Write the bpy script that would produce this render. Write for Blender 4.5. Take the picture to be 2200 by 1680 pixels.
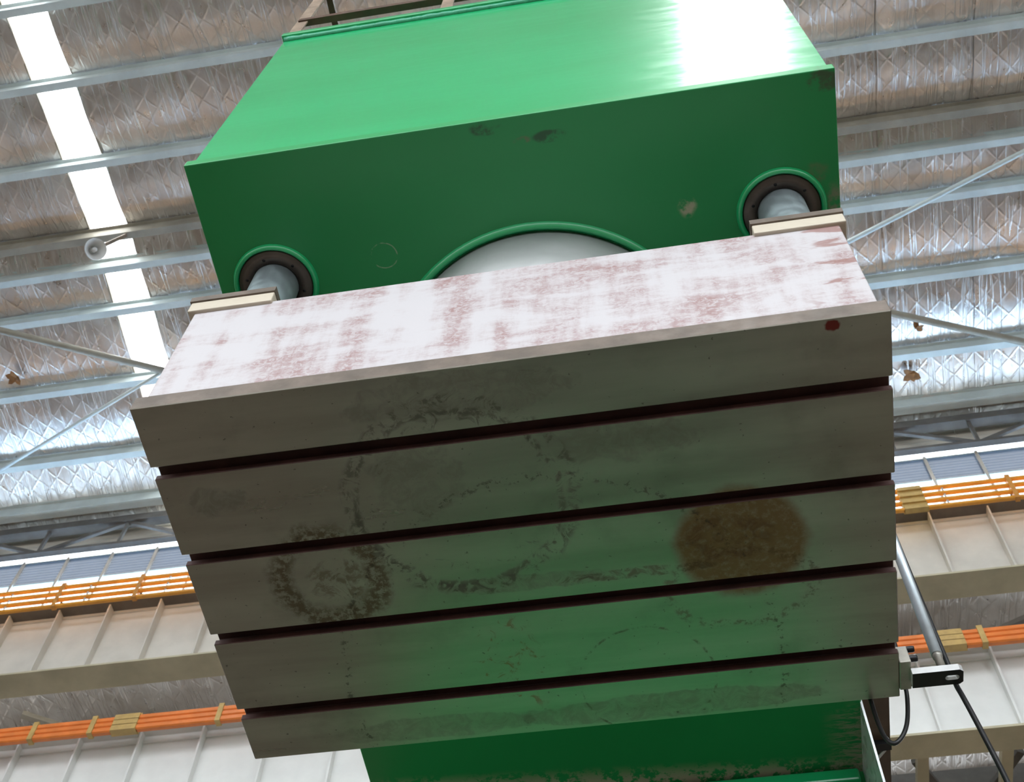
import bpy, bmesh, math, random
from mathutils import Vector, Matrix, noise as mnoise

for o in list(bpy.data.objects):
    bpy.data.objects.remove(o, do_unlink=True)
SC = bpy.context.scene
COL = SC.collection
random.seed(7)

# ------------------------------------------------------------------ camera, sky, exposure
Z0 = 4.70                                   # height of the platen's underside above the floor
CX, CY, CZ = 0.4251, -1.6668, Z0 - 3.1973   # photographer's eye
cam = bpy.data.cameras.new('camera')
cam.sensor_width = 36.0
cam.lens = 2740.34 / 2200.0 * 36.0
cam.clip_end = 200
cam.dof.use_dof = True
cam.dof.focus_distance = 4.4
cam.dof.aperture_fstop = 9.0
camo = bpy.data.objects.new('camera', cam)
camo.location = (CX, CY, CZ)
camo.rotation_euler = (2.6267, -0.0335, 0.1636)
COL.objects.link(camo)
SC.camera = camo

world = bpy.data.worlds.new('World')
SC.world = world
world.use_nodes = True
bg = world.node_tree.nodes['Background']
# overcast sky: brighter overhead than at the horizon
wt = world.node_tree
w_tc = wt.nodes.new('ShaderNodeTexCoord')
w_sp = wt.nodes.new('ShaderNodeSeparateXYZ')
w_mr = wt.nodes.new('ShaderNodeMapRange')
w_mr.inputs['From Min'].default_value = 0.0
w_mr.inputs['From Max'].default_value = 1.0
w_mr.inputs['To Min'].default_value = 0.9
w_mr.inputs['To Max'].default_value = 1.9
wt.links.new(w_tc.outputs['Generated'], w_sp.inputs[0])
wt.links.new(w_sp.outputs[2], w_mr.inputs['Value'])
wt.links.new(w_mr.outputs[0], bg.inputs[1])
bg.inputs[0].default_value = (0.88, 0.945, 1.0, 1)

sun = bpy.data.lights.new('sun', 'SUN')
sun.energy = 4.5
sun.angle = math.radians(2.0)
sun.color = (1.0, 0.98, 0.95)
suno = bpy.data.objects.new('sun', sun)
suno.location = (12, 25, 40)
suno.rotation_euler = Vector((-0.30, -0.52, -0.80)).to_track_quat('-Z', 'Y').to_euler()
COL.objects.link(suno)

SC.view_settings.view_transform = 'Standard'
SC.view_settings.look = 'None'
SC.view_settings.gamma = 1.0
SC.view_settings.use_curve_mapping = False
SC.view_settings.exposure = 2.12


def hy(cot, h):
    """y of a point h above the eye whose sight line rises with the given cotangent"""
    return CY + cot * h


# ------------------------------------------------------------------ mesh helpers
def bx(bm, x0, x1, y0, y1, z0, z1, mi=0):
    v = [bm.verts.new(p) for p in ((x0, y0, z0), (x1, y0, z0), (x1, y1, z0), (x0, y1, z0),
                                   (x0, y0, z1), (x1, y0, z1), (x1, y1, z1), (x0, y1, z1))]
    for q in ((3, 2, 1, 0), (4, 5, 6, 7), (0, 1, 5, 4), (1, 2, 6, 5), (2, 3, 7, 6), (3, 0, 4, 7)):
        f = bm.faces.new([v[i] for i in q])
        f.material_index = mi
    return v


def box(*a):
    bm = bmesh.new()
    bx(bm, *a)
    return bm


def prism(bm, prof, x0, x1, axis='x'):
    """closed profile [(a,b)] extruded along an axis; x: (y,z)  y: (x,z)  z: (x,y)"""
    def P(a, b, t):
        return {'x': (t, a, b), 'y': (a, t, b), 'z': (a, b, t)}[axis]
    A = [bm.verts.new(P(a, b, x0)) for a, b in prof]
    B = [bm.verts.new(P(a, b, x1)) for a, b in prof]
    n = len(prof)
    bm.faces.new(A)
    bm.faces.new(B[::-1])
    for i in range(n):
        j = (i + 1) % n
        bm.faces.new((A[i], B[i], B[j], A[j]))
    bmesh.ops.recalc_face_normals(bm, faces=bm.faces)
    return bm


def lathe(bm, prof, c, axis=(0, 0, 1), n=48, smooth=True):
    """profile [(r, t)] turned about an axis through c"""
    ax = Vector(axis).normalized()
    u = ax.orthogonal().normalized()
    w = ax.cross(u)
    c = Vector(c)
    rings = []
    for r, t in prof:
        if r < 1e-6:
            rings.append([bm.verts.new(c + ax * t)])
        else:
            rings.append([bm.verts.new(c + ax * t + (u * math.cos(2 * math.pi * k / n) + w * math.sin(2 * math.pi * k / n)) * r)
                          for k in range(n)])
    for a, b in zip(rings, rings[1:]):
        for k in range(n):
            j = (k + 1) % n
            if len(a) == 1 and len(b) == 1:
                continue
            if len(a) == 1:
                f = bm.faces.new((a[0], b[j], b[k]))
            elif len(b) == 1:
                f = bm.faces.new((a[k], a[j], b[0]))
            else:
                f = bm.faces.new((a[k], a[j], b[j], b[k]))
            f.smooth = smooth
    bmesh.ops.recalc_face_normals(bm, faces=bm.faces)
    return bm


def tube(bm, pts, r, n=12, caps=True):
    pts = [Vector(p) for p in pts]
    rings = []
    prev = None
    for i, p in enumerate(pts):
        d = (pts[min(i + 1, len(pts) - 1)] - pts[max(i - 1, 0)]).normalized()
        if prev is None:
            u = d.orthogonal().normalized()
        else:
            u = (prev - d * prev.dot(d)).normalized()
        prev = u
        w = d.cross(u)
        rr = r[i] if isinstance(r, (list, tuple)) else r
        rings.append([bm.verts.new(p + (u * math.cos(2 * math.pi * k / n) + w * math.sin(2 * math.pi * k / n)) * rr) for k in range(n)])
    for a, b in zip(rings, rings[1:]):
        for k in range(n):
            j = (k + 1) % n
            bm.faces.new((a[k], a[j], b[j], b[k])).smooth = True
    if caps:
        bm.faces.new(rings[0][::-1])
        bm.faces.new(rings[-1])
    bmesh.ops.recalc_face_normals(bm, faces=bm.faces)
    return bm


def smooth_path(pts, sub=8):
    pts = [Vector(p) for p in pts]
    P = [pts[0]] + pts + [pts[-1]]
    out = []
    for i in range(1, len(P) - 2):
        a, b, c, d = P[i - 1], P[i], P[i + 1], P[i + 2]
        for k in range(sub):
            t = k / sub
            out.append(0.5 * ((2 * b) + (c - a) * t + (2 * a - 5 * b + 4 * c - d) * t * t + (3 * b - 3 * c + d - a) * t ** 3))
    out.append(pts[-1])
    return out


def bar(bm, a, b, w, h):
    """rectangular bar from a to b, w sideways, h upwards"""
    a, b = Vector(a), Vector(b)
    d = (b - a).normalized()
    up = Vector((0, 0, 1))
    if abs(d.dot(up)) > 0.95:
        up = Vector((0, 1, 0))
    s = d.cross(up).normalized()
    t = s.cross(d).normalized()
    v = []
    for p in (a, b):
        for i, j in ((-1, -1), (1, -1), (1, 1), (-1, 1)):
            v.append(bm.verts.new(p + s * (w / 2 * i) + t * (h / 2 * j)))
    for q in ((0, 1, 2, 3), (7, 6, 5, 4), (0, 4, 5, 1), (1, 5, 6, 2), (2, 6, 7, 3), (3, 7, 4, 0)):
        bm.faces.new([v[i] for i in q])
    bmesh.ops.recalc_face_normals(bm, faces=bm.faces)
    return bm


def bevel_mod(o, w, seg=2):
    m = o.modifiers.new('bevel', 'BEVEL')
    m.width = w
    m.segments = seg
    m.limit_method = 'ANGLE'
    m.angle_limit = math.radians(40)
    return o


def obj(name, bm, mats, parent=None, press=False):
    """bm in world coordinates (press=True: z counted from the platen's underside); one mesh object"""
    if press:
        bmesh.ops.translate(bm, verts=bm.verts, vec=(0, 0, Z0))
    if parent is not None:
        w = Vector(parent.location)
        p = parent.parent
        while p is not None:
            w += Vector(p.location)
            p = p.parent
        loc = Vector((0, 0, 0))
    else:
        xs = [v.co for v in bm.verts]
        lo = Vector((min(v.x for v in xs), min(v.y for v in xs), min(v.z for v in xs)))
        hi = Vector((max(v.x for v in xs), max(v.y for v in xs), max(v.z for v in xs)))
        w = Vector(((lo.x + hi.x) / 2, (lo.y + hi.y) / 2, lo.z))
        loc = w
    bmesh.ops.translate(bm, verts=bm.verts, vec=-w)
    me = bpy.data.meshes.new(name)
    bm.to_mesh(me)
    bm.free()
    if not isinstance(mats, (list, tuple)):
        mats = [mats]
    for m in mats:
        me.materials.append(m)
    o = bpy.data.objects.new(name, me)
    COL.objects.link(o)
    o.location = loc
    o.parent = parent
    return o


def dup(o, dx=0, dy=0, dz=0):
    c = o.copy()
    COL.objects.link(c)
    c.location = Vector(o.location) + Vector((dx, dy, dz))
    return c


def tag(o, label, cat, group=None):
    o['label'] = label
    o['category'] = cat
    if group:
        o['group'] = group
    return o


def thing(name, label, cat, loc, group=None):
    o = bpy.data.objects.new(name, None)
    COL.objects.link(o)
    o.location = loc
    o.empty_display_size = 0.1
    return tag(o, label, cat, group)


def struct(o):
    o['kind'] = 'structure'
    return o


# ------------------------------------------------------------------ material helpers
class NT:
    def __init__(self, name):
        self.m = bpy.data.materials.new(name)
        self.m.use_nodes = True
        self.t = self.m.node_tree
        self.b = self.t.nodes['Principled BSDF']
        self.out = self.t.nodes['Material Output']
        self._c = None

    def n(self, typ, **kw):
        nd = self.t.nodes.new(typ)
        for k, v in kw.items():
            setattr(nd, k, v)
        return nd

    def lk(self, a, b):
        self.t.links.new(a, b)

    def put(self, sock, v):
        if hasattr(v, 'is_output'):
            self.lk(v, sock)
        elif isinstance(v, (tuple, list)) and len(v) == 3 and sock.type == 'RGBA':
            sock.default_value = (*v, 1)
        else:
            sock.default_value = v

    def co(self, loc=(0, 0, 0), scale=(1, 1, 1), rot=(0, 0, 0)):
        if self._c is None:
            self._c = self.n('ShaderNodeTexCoord')
        mp = self.n('ShaderNodeMapping')
        mp.inputs['Location'].default_value = loc
        mp.inputs['Rotation'].default_value = rot
        mp.inputs['Scale'].default_value = scale
        self.lk(self._c.outputs['Object'], mp.inputs[0])
        return mp.outputs[0]

    def noise(self, vec, scale=1.0, detail=3, rough=0.5, dist=0.0):
        nd = self.n('ShaderNodeTexNoise')
        self.lk(vec, nd.inputs['Vector'])
        nd.inputs['Scale'].default_value = scale
        nd.inputs['Detail'].default_value = detail
        nd.inputs['Roughness'].default_value = rough
        nd.inputs['Distortion'].default_value = dist
        return nd.outputs['Fac']

    def math(self, op, a, b=0.0, c=None, clamp=False):
        nd = self.n('ShaderNodeMath', operation=op)
        nd.use_clamp = clamp
        self.put(nd.inputs[0], a)
        self.put(nd.inputs[1], b)
        if c is not None:
            self.put(nd.inputs[2], c)
        return nd.outputs[0]

    def ss(self, v, a, b, lo=0.0, hi=1.0):
        """smoothstep map of v from a..b to lo..hi"""
        nd = self.n('ShaderNodeMapRange', interpolation_type='SMOOTHSTEP')
        self.put(nd.inputs['Value'], v)
        nd.inputs['From Min'].default_value = a
        nd.inputs['From Max'].default_value = b
        nd.inputs['To Min'].default_value = lo
        nd.inputs['To Max'].default_value = hi
        return nd.outputs[0]

    def mix(self, f, a, b):
        nd = self.n('ShaderNodeMix', data_type='RGBA')
        self.put(nd.inputs[0], f)
        self.put(nd.inputs[6], a)
        self.put(nd.inputs[7], b)
        return nd.outputs[2]

    def bump(self, h, strength=0.3, dist=0.01, normal=None):
        nd = self.n('ShaderNodeBump')
        nd.inputs['Strength'].default_value = strength
        nd.inputs['Distance'].default_value = dist
        self.lk(h, nd.inputs['Height'])
        if normal is not None:
            self.lk(normal, nd.inputs['Normal'])
        return nd.outputs[0]

    def length(self, vec):
        nd = self.n('ShaderNodeVectorMath', operation='LENGTH')
        self.lk(vec, nd.inputs[0])
        return nd.outputs['Value']

    def set(self, **kw):
        names = dict(color='Base Color', rough='Roughness', metal='Metallic', coat='Coat Weight',
                     coat_rough='Coat Roughness', spec='Specular IOR Level', normal='Normal')
        for k, v in kw.items():
            self.put(self.b.inputs[names[k]], v)
        return self.m


def simple(name, color, rough=0.5, metal=0.0, var=0.12, scale=3.0, bump=0.0, dark=None, spec=0.5):
    t = NT(name)
    c = t.co()
    f = t.noise(c, scale, 5, 0.6)
    d = dark or tuple(x * (1 - var * 2.2) for x in color)
    col = t.mix(t.ss(f, 0.3, 0.7), d, color)
    t.set(color=col, rough=t.ss(t.noise(c, scale * 3, 3), 0.3, 0.7, max(rough - 0.08, 0.02), min(rough + 0.1, 1)), metal=metal, spec=spec)
    if bump:
        t.set(normal=t.bump(t.noise(c, scale * 14, 4), bump, 0.004))
    return t.m


def ring(t, cx, cy, r, w, squash=1.0, wob=0.06, seed=0.0, arc=None, oy=0.7):
    """mask of a ring (w>0) or disc (w<=0) on the platen face, press coordinates"""
    v = t.co(loc=(-cx, -(cy - oy) * squash, 0), scale=(1, squash, 0))
    d = t.length(v)
    nz = t.noise(t.co(loc=(seed, seed * 2.1, 0)), 9.0, 4, 0.6)
    d = t.math('ADD', d, t.math('MULTIPLY', t.math('SUBTRACT', nz, 0.5), wob))
    if w > 0:
        k = t.ss(t.math('ABSOLUTE', t.math('SUBTRACT', d, r)), w, w * 0.25)
    else:
        k = t.ss(d, r + 0.03, r - 0.02)
    return k


KH = 1.10                                   # size of the head, fixed by the ram sitting over the platen's middle


def kx(x):
    return CX + KH * (x - CX)


def ky(y):
    return CY + KH * (y - CY)


def kz(z):
    return (CZ - Z0) + KH * (z - (CZ - Z0))


# ---- the platen's machined face: bare steel with stains
def mat_platen():
    t = NT('machined_steel')
    c = t.co()
    big = t.noise(t.co(scale=(0.35, 3.0, 1)), 2.2, 5, 0.6)
    cloud = t.noise(c, 3.0, 5, 0.6)
    col = t.mix(t.ss(big, 0.3, 0.7), (0.36, 0.34, 0.295), (0.47, 0.45, 0.40))
    col = t.mix(t.ss(cloud, 0.5, 0.75, 0, 0.45), col, (0.22, 0.20, 0.175))
    rough = t.ss(big, 0.3, 0.7, 0.27, 0.37)
    marks = []
    fine = t.noise(c, 42, 4, 0.7)
    scr = t.noise(t.co(scale=(1, 1, 1)), 16, 5, 0.7, 1.5)
    # wide scuffed ring left by a round tool
    for (cx, cy, r, w, seed, thr) in ((-0.20, 0.455, 0.315, 0.018, 1.0, .50), (-0.19, 0.45, 0.345, 0.03, 3.0, .54),
                                      (-0.18, 0.44, 0.27, 0.03, 5.0, .60)):
        k = ring(t, cx, cy, r, w, 1.0, 0.05, seed)
        k = t.math('MULTIPLY', k, t.ss(scr, thr - 0.05, thr + 0.06))
        marks.append((k, (0.055, 0.042, 0.035), 0.85))
    # broad dark smears
    for (cx, cy, rx, sq, seed, a) in ((-0.14, 0.09, 0.34, 4.5, 7.0, .55), (-0.95, 0.36, 0.10, 2.2, 8.0, .6), (-.30, .36, .12, .9, 9., .5),
                                      (0.30, 0.30, 0.22, 3.0, 9.5, .45), (-0.05, 0.79, 0.25, 8.0, 10.5, .6), (.35, 1.36, .5, 9., 2.5, .5),
                                      (-.45, 1.36, .35, 7., 4.5, .45)):
        k = ring(t, cx, cy, rx, 0, sq, 0.35, seed)
        marks.append((t.math('MULTIPLY', k, t.ss(scr, 0.35, 0.65, 0.15, a)), (0.085, 0.075, 0.06), 1.0))
    # rust ring and rust disc
    k = ring(t, -0.655, 0.69, 0.155, 0.055, 0.95, 0.09, 12.0)
    marks.append((t.math('MULTIPLY', k, t.ss(fine, 0.40, 0.56, 0.25, 1)), (0.085, 0.046, 0.014), 1.2))
    k = ring(t, -0.63, 0.71, 0.075, 0, 0.9, 0.14, 13.0)
    marks.append((t.math('MULTIPLY', k, t.ss(scr, 0.45, 0.6)), (0.10, 0.055, 0.02), 0.9))
    k = ring(t, 0.635, 0.725, 0.195, 0, 1.0, 0.05, 14.0)
    marks.append((t.math('MULTIPLY', k, t.ss(fine, 0.25, 0.55, 0.65, 1)), (0.18, 0.098, 0.032), 1.3))
    k = ring(t, 0.60, 0.71, 0.12, 0, 1.4, 0.2, 15.0)
    marks.append((t.math('MULTIPLY', k, t.ss(scr, 0.4, 0.65)), (0.09, 0.036, 0.012), 0.8))
    k = ring(t, 0.62, 0.90, 0.23, 0.03, 1.6, 0.1, 16.0)
    marks.append((t.math('MULTIPLY', k, t.ss(fine, 0.48, 0.60, 0, .8)), (0.07, 0.045, 0.02), 0.9))
    # yellowish rust spots, pitted trail, thin arcs
    k = ring(t, -0.145, 1.12, 0.10, 0, 0.55, 0.12, 17.0)
    marks.append((t.math('MULTIPLY', k, t.ss(scr, 0.54, 0.63)), (0.22, 0.11, 0.02), 0.95))
    k = ring(t, 0.02, 1.20, 0.72, 0.02, 0.9, 0.02, 18.0)
    marks.append((t.math('MULTIPLY', k, t.ss(fine, 0.54, 0.60)), (0.035, 0.03, 0.025), 0.9))
    k = ring(t, 0.29, 1.245, 0.225, 0.006, 1.0, 0.012, 19.0)
    marks.append((t.math('MULTIPLY', k, t.ss(scr, 0.45, 0.6)), (0.06, 0.05, 0.03), 0.8))
    k = ring(t, 0.30, 0.80, 0.24, 0, 12.0, 0.22, 20.0)
    marks.append((t.math('MULTIPLY', k, t.ss(scr, 0.42, 0.6)), (0.07, 0.04, 0.018), 0.85))
    # a dab of red primer
    k = ring(t, 0.938, 0.020, 0.014, 0, 1.3, 0.09, 21.0)
    marks.append((t.ss(k, .3, .6), (0.16, 0.012, 0.008), 1.4))
    # pits
    pit = t.noise(c, 55, 2, 0.5)
    marks.append((t.ss(pit, 0.70, 0.74), (0.05, 0.045, 0.04), 0.8))
    dull = 0.0
    for k, cc, a in marks:
        ka = t.math('MULTIPLY', k, a * 0.72, clamp=True)
        col = t.mix(ka, col, cc)
        dull = t.math('MAXIMUM', dull, ka)
        rough = t.math('ADD', rough, t.math('MULTIPLY', ka, 0.22))
    metal = t.math('SUBTRACT', 0.8, t.math('MULTIPLY', dull, 0.55))
    t.set(color=col, rough=rough, metal=metal)
    t.set(normal=t.bump(t.noise(t.co(scale=(1, 14, 1)), 20, 3), 0.04, 0.002))
    return t.m


def mat_whitepaint():
    t = NT('white_primer_over_red')
    a = t.noise(t.co(scale=(1.3, 1, 4.5)), 2.1, 6, 0.62, 0.4)
    b = t.noise(t.co(scale=(4.5, 1, 0.7), rot=(0, 0.25, 0)), 2.4, 5, 0.6)
    fine = t.noise(t.co(scale=(1, 1, 1.3)), 38, 4, 0.75, 1.2)
    m = t.math('ADD', t.math('MULTIPLY', a, 0.55), t.math('MULTIPLY', b, 0.5))
    k = t.ss(m, 0.45, 0.66)
    k = t.math('MULTIPLY', k, t.ss(fine, 0.36, 0.60, 0.30, 1.0))
    col = t.mix(k, (0.465, 0.437, 0.445), (0.275, 0.168, 0.16))
    # bare streaks near the right end
    e = t.ss(t.math('ADD', t.n_x(), 0.0), 0.84, 1.0)
    s = t.ss(t.noise(t.co(scale=(3.2, 1, 9)), 1.6, 4, 0.55, 0.5), 0.56, 0.63)
    col = t.mix(t.math('MULTIPLY', t.math('MULTIPLY', e, s), 0.75), col, (0.22, 0.085, 0.065))
    t.set(color=col, rough=0.55, normal=t.bump(fine, 0.12, 0.002))
    return t.m


def _nx(self):
    sp = self.n('ShaderNodeSeparateXYZ')
    self.lk(self.co(), sp.inputs[0])
    self._sep = sp
    return sp.outputs[0]


NT.n_x = _nx


def mat_green(name='green_machine_paint', scuffs=False, dark=False):
    t = NT(name)
    c = t.co()
    f = t.noise(t.co(scale=(0.5, 0.5, 1.6)), 1.7, 4, 0.55)
    col = t.mix(t.ss(f, 0.3, 0.7), (0.006, 0.385, 0.124), (0.008, 0.43, 0.146))
    if scuffs or dark:      # shade of the underside and throat painted in as darker green
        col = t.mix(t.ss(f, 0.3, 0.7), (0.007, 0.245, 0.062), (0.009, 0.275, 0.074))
    rough = 0.30
    brush = t.noise(t.co(scale=(1.2, 1.2, 6), rot=(0, 0.12, 0)), 5.0, 4, 0.6)
    if scuffs:
        # press coordinates on the underside: worn edges by the throat, chips, chalk
        sp = t.n('ShaderNodeSeparateXYZ')
        t.lk(c, sp.inputs[0])
        X, Y = sp.outputs[0], sp.outputs[1]      # object origin at press x=0, y=1.07
        n1 = t.noise(t.co(scale=(1, 5, 1)), 11, 5, 0.7, 1.0)
        n2 = t.noise(c, 14, 5, 0.7)
        wear = t.math('MULTIPLY', t.math('MULTIPLY', t.ss(X, kx(0.93), kx(1.08)), t.ss(Y, ky(2.18) - 1.07, ky(2.3) - 1.07)), t.ss(n1, 0.44, 0.56))
        col = t.mix(t.math('MULTIPLY', wear, 0.8), col, (0.36, 0.30, 0.23))
        wy = t.math('ADD', Y, t.math('MULTIPLY', X, -0.06))
        wear2 = t.math('MULTIPLY', t.ss(wy, ky(2.42) - 1.07, ky(2.53) - 1.07), t.ss(n2, 0.45, 0.54))
        col = t.mix(t.math('MULTIPLY', wear2, 0.9), col, (0.48, 0.38, 0.30))
        for (cx, cy, r, sq, cc, seed) in ((0.615, -0.066, 0.022, 0.8, (.55, .46, .34), 1.), (-0.003, -0.43, 0.05, 2.2, (.012, .018, .012), 2.),
                                          (0.199, -0.375, 0.05, 2.5, (.012, .02, .014), 3.), (0.11, -.375, .02, 2., (.16, .13, .08), 4.),
                                          (1.10, 0.02, 0.03, .4, (.25, .2, .15), 5.), (1.075, -.42, .05, 1.5, (.06, .035, .03), 6.),
                                          (1.03, -.12, .045, 1.2, (.10, .2, .08), 7.)):
            k = ring(t, kx(cx), ky(cy), r * KH, 0, sq, 0.05, seed, oy=1.07)
            k = t.math('MULTIPLY', t.ss(k, 0.2, 0.8), t.ss(n2, 0.42, 0.60))
            col = t.mix(t.math('MULTIPLY', k, 0.7), col, cc)
        k = ring(t, kx(-0.42), ky(-0.045), 0.05, 0.0035, 1.0, 0.012, 8., oy=1.07)
        col = t.mix(t.math('MULTIPLY', k, t.ss(n2, 0.42, 0.55, 0, 0.6)), col, (.35, .42, .3))
        rough = 0.5
    t.set(color=col, rough=rough, coat=0.25 if scuffs else 1.0, coat_rough=0.3 if scuffs else t.ss(brush, 0.35, 0.7, 0.09, 0.22), normal=t.bump(brush, 0.05, 0.004))
    return t.m


def mat_foil():
    t = NT('crumpled_foil_insulation')
    # material space: object coordinates (sheet origin on the roof)
    st = t.noise(t.co(scale=(5.0, 0.16, 1)), 1.6, 3, 0.5, 0.15)
    crease = t.ss(t.math('ABSOLUTE', t.math('SUBTRACT', st, 0.5)), 0.035, 0.0)
    streak = t.math('ADD', t.math('MULTIPLY', st, 0.6), t.math('MULTIPLY', crease, 0.30))
    fine = t.noise(t.co(scale=(1.6, 1, 1)), 5.0, 4, 0.5, 0.3)
    w1 = t.n('ShaderNodeTexWave', wave_type='BANDS', bands_direction='X', wave_profile='TRI')
    t.lk(t.co(rot=(0, 0, math.radians(42))), w1.inputs['Vector'])
    w1.inputs['Scale'].default_value = 1.25
    w1.inputs['Distortion'].default_value = 1.2
    w2 = t.n('ShaderNodeTexWave', wave_type='BANDS', bands_direction='X', wave_profile='TRI')
    t.lk(t.co(rot=(0, 0, math.radians(-42))), w2.inputs['Vector'])
    w2.inputs['Scale'].default_value = 1.25
    w2.inputs['Distortion'].default_value = 1.2
    q = t.math('MAXIMUM', t.ss(w1.outputs['Fac'], 0.78, 1.0), t.ss(w2.outputs['Fac'], 0.78, 1.0))
    h = t.math('ADD', t.math('MULTIPLY', streak, 1.0), t.math('MULTIPLY', q, 0.09))
    h = t.math('ADD', h, t.math('MULTIPLY', fine, 0.12))
    dirt = t.noise(t.co(), 1.1, 5, 0.6)
    col = t.mix(t.ss(dirt, 0.35, 0.7), (0.68, 0.64, 0.61), (0.84, 0.83, 0.82))
    t.set(color=col, metal=0.90, rough=t.ss(fine, 0.3, 0.7, 0.27, 0.38), normal=t.bump(h, 0.5, 0.06))
    return t.m


def mat_skylight():
    t = NT('translucent_skylight_sheet')
    tr = t.n('ShaderNodeBsdfTranslucent')
    tr.inputs[0].default_value = (0.95, 0.96, 0.95, 1)
    tp = t.n('ShaderNodeBsdfTransparent')
    mx = t.n('ShaderNodeMixShader')
    f = t.ss(t.noise(t.co(scale=(8, 1, 1)), 2, 3), 0.3, 0.7, 0.02, 0.08)
    t.lk(f, mx.inputs[0])
    t.lk(tr.outputs[0], mx.inputs[1])
    t.lk(tp.outputs[0], mx.inputs[2])
    t.lk(mx.outputs[0], t.out.inputs[0])
    return t.m


def mat_pane(name, tint, fac):
    t = NT(name)
    tr = t.n('ShaderNodeBsdfTranslucent')
    tr.inputs[0].default_value = (*tint, 1)
    gl = t.n('ShaderNodeBsdfGlossy')
    gl.inputs['Roughness'].default_value = 0.15
    tp = t.n('ShaderNodeBsdfTransparent')
    tp.inputs[0].default_value = (*tint, 1)
    m1 = t.n('ShaderNodeMixShader')
    t.lk(t.ss(t.noise(t.co(), 3, 3), 0.3, 0.7, fac - 0.08, fac + 0.08), m1.inputs[0])
    t.lk(tr.outputs[0], m1.inputs[1])
    t.lk(tp.outputs[0], m1.inputs[2])
    m2 = t.n('ShaderNodeMixShader')
    m2.inputs[0].default_value = 0.06
    t.lk(m1.outputs[0], m2.inputs[1])
    t.lk(gl.outputs[0], m2.inputs[2])
    t.lk(m2.outputs[0], t.out.inputs[0])
    return t.m


M_platen = mat_platen()
M_white = mat_whitepaint()
M_green = mat_green()
M_green_under = mat_green('green_paint_scuffed_shaded', True)
M_green_throat = mat_green('green_paint_shaded', False, True)  # throat's dimmer light painted in, tones down its reflection in the platen
M_foil = mat_foil()
M_sky = mat_skylight()
M_clear = mat_pane('clear_glazing', (0.95, 0.98, 1.0), 0.8)
M_louvre = mat_pane('blue_grey_ribbed_glazing', (0.040, 0.043, 0.049), 0.2)
M_slot = simple('red_brown_slot_primer', (0.075, 0.030, 0.024), 0.6, 0, 0.2, 8)
M_edge = simple('tan_milled_steel_edge', (0.165, 0.125, 0.098), 0.5, 0.1, 0.14, 7, 0.1, dark=(0.105, 0.082, 0.064))
M_cream = simple('cream_paint_pad', (0.54, 0.47, 0.37), 0.5, 0, 0.05, 5)
M_ram = simple('grey_ram_coating', (0.52, 0.52, 0.52), 0.42, 0.25, 0.06, 2.5)
M_rod = simple('zinc_guide_rod', (0.58, 0.66, 0.70), 0.38, 0.65, 0.10, 7)
M_gland = simple('dark_gland_steel', (0.115, 0.095, 0.08), 0.45, 0.5, 0.12, 8)
M_bolt = simple('black_oxide_bolt', (0.02, 0.02, 0.022), 0.4, 0.5, 0.1, 20)
M_galv = simple('galvanised_reflection_white', (0.90, 0.93, 0.96), 0.3, 0.35, 0.06, 3)  # near-white puts a strong reflection into the colour
M_block = simple('milled_block_steel', (0.40, 0.38, 0.33), 0.4, 0.5, 0.12, 12)
M_arm = simple('blackened_arm_steel', (0.016, 0.016, 0.017), 0.38, 0.3, 0.2, 14)
M_armside = simple('bright_arm_edge', (0.62, 0.62, 0.61), 0.4, 0.3, 0.06, 14)
M_cable = simple('black_cable_sheath', (0.008, 0.008, 0.009), 0.45, 0, 0.2, 8)
M_brown = simple('brown_painted_steel', (0.11, 0.062, 0.042), 0.45, 0, 0.18, 6)
M_angle = simple('rusty_tan_angle_iron', (0.34, 0.25, 0.18), 0.6, 0.2, 0.18, 9, 0.1)
M_purlin = simple('blue_grey_purlin_paint', (0.66, 0.74, 0.74), 0.5, 0, 0.08, 2)
M_ridge = simple('tan_grey_purlin_paint', (0.36, 0.33, 0.27), 0.55, 0, 0.12, 2)
M_girder = simple('warm_grey_girder_paint', (0.68, 0.64, 0.575), 0.55, 0, 0.07, 1.5)
M_girder2 = simple('pale_grey_girder_paint', (0.80, 0.80, 0.78), 0.5, 0, 0.05, 1.5)
M_flange = simple('olive_flange_paint', (0.55, 0.49, 0.34), 0.6, 0, 0.10, 1.8)
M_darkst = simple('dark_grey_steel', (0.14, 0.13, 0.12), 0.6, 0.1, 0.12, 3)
M_orange = simple('orange_conductor_sheath', (0.82, 0.22, 0.045), 0.4, 0, 0.08, 5)
M_yellow = simple('yellow_conductor_sheath', (0.80, 0.34, 0.04), 0.4, 0, 0.08, 5)
M_clampo = simple('amber_plastic_clamp', (0.66, 0.28, 0.05), 0.5, 0, 0.1, 8)
M_clamp = simple('mustard_plastic_clamp', (0.55, 0.36, 0.12), 0.5, 0, 0.1, 8)
M_wallc = simple('cream_profiled_sheet', (0.66, 0.61, 0.53), 0.6, 0, 0.06, 1.2)
M_wall = simple('grey_profiled_wall_sheet', (0.42, 0.40, 0.37), 0.65, 0, 0.08, 1.2)
M_deck = simple('white_roof_deck', (0.75, 0.75, 0.74), 0.5, 0, 0.04, 1)
M_deck_bounce = simple('blue_bounce_deck', (0.36, 0.62, 0.95), 0.5, 0, 0.04, 1)  # made-up blue that tints the daylight bounced onto the foil
M_horn = simple('white_horn_plastic', (0.80, 0.80, 0.79), 0.4, 0, 0.05, 6)
M_floor = simple('worn_concrete_floor', (0.135, 0.098, 0.068), 0.6, 0, 0.14, 0.6, 0.15)
M_yard = simple('asphalt_yard', (0.09, 0.088, 0.085), 0.85, 0, 0.1, 0.4)
M_bed = simple('press_bed_steel', (0.20, 0.18, 0.16), 0.45, 0.6, 0.12, 3)
M_dry = simple('dry_leaf_brown', (0.33, 0.15, 0.05), 0.7, 0, 0.2, 10)
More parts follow.
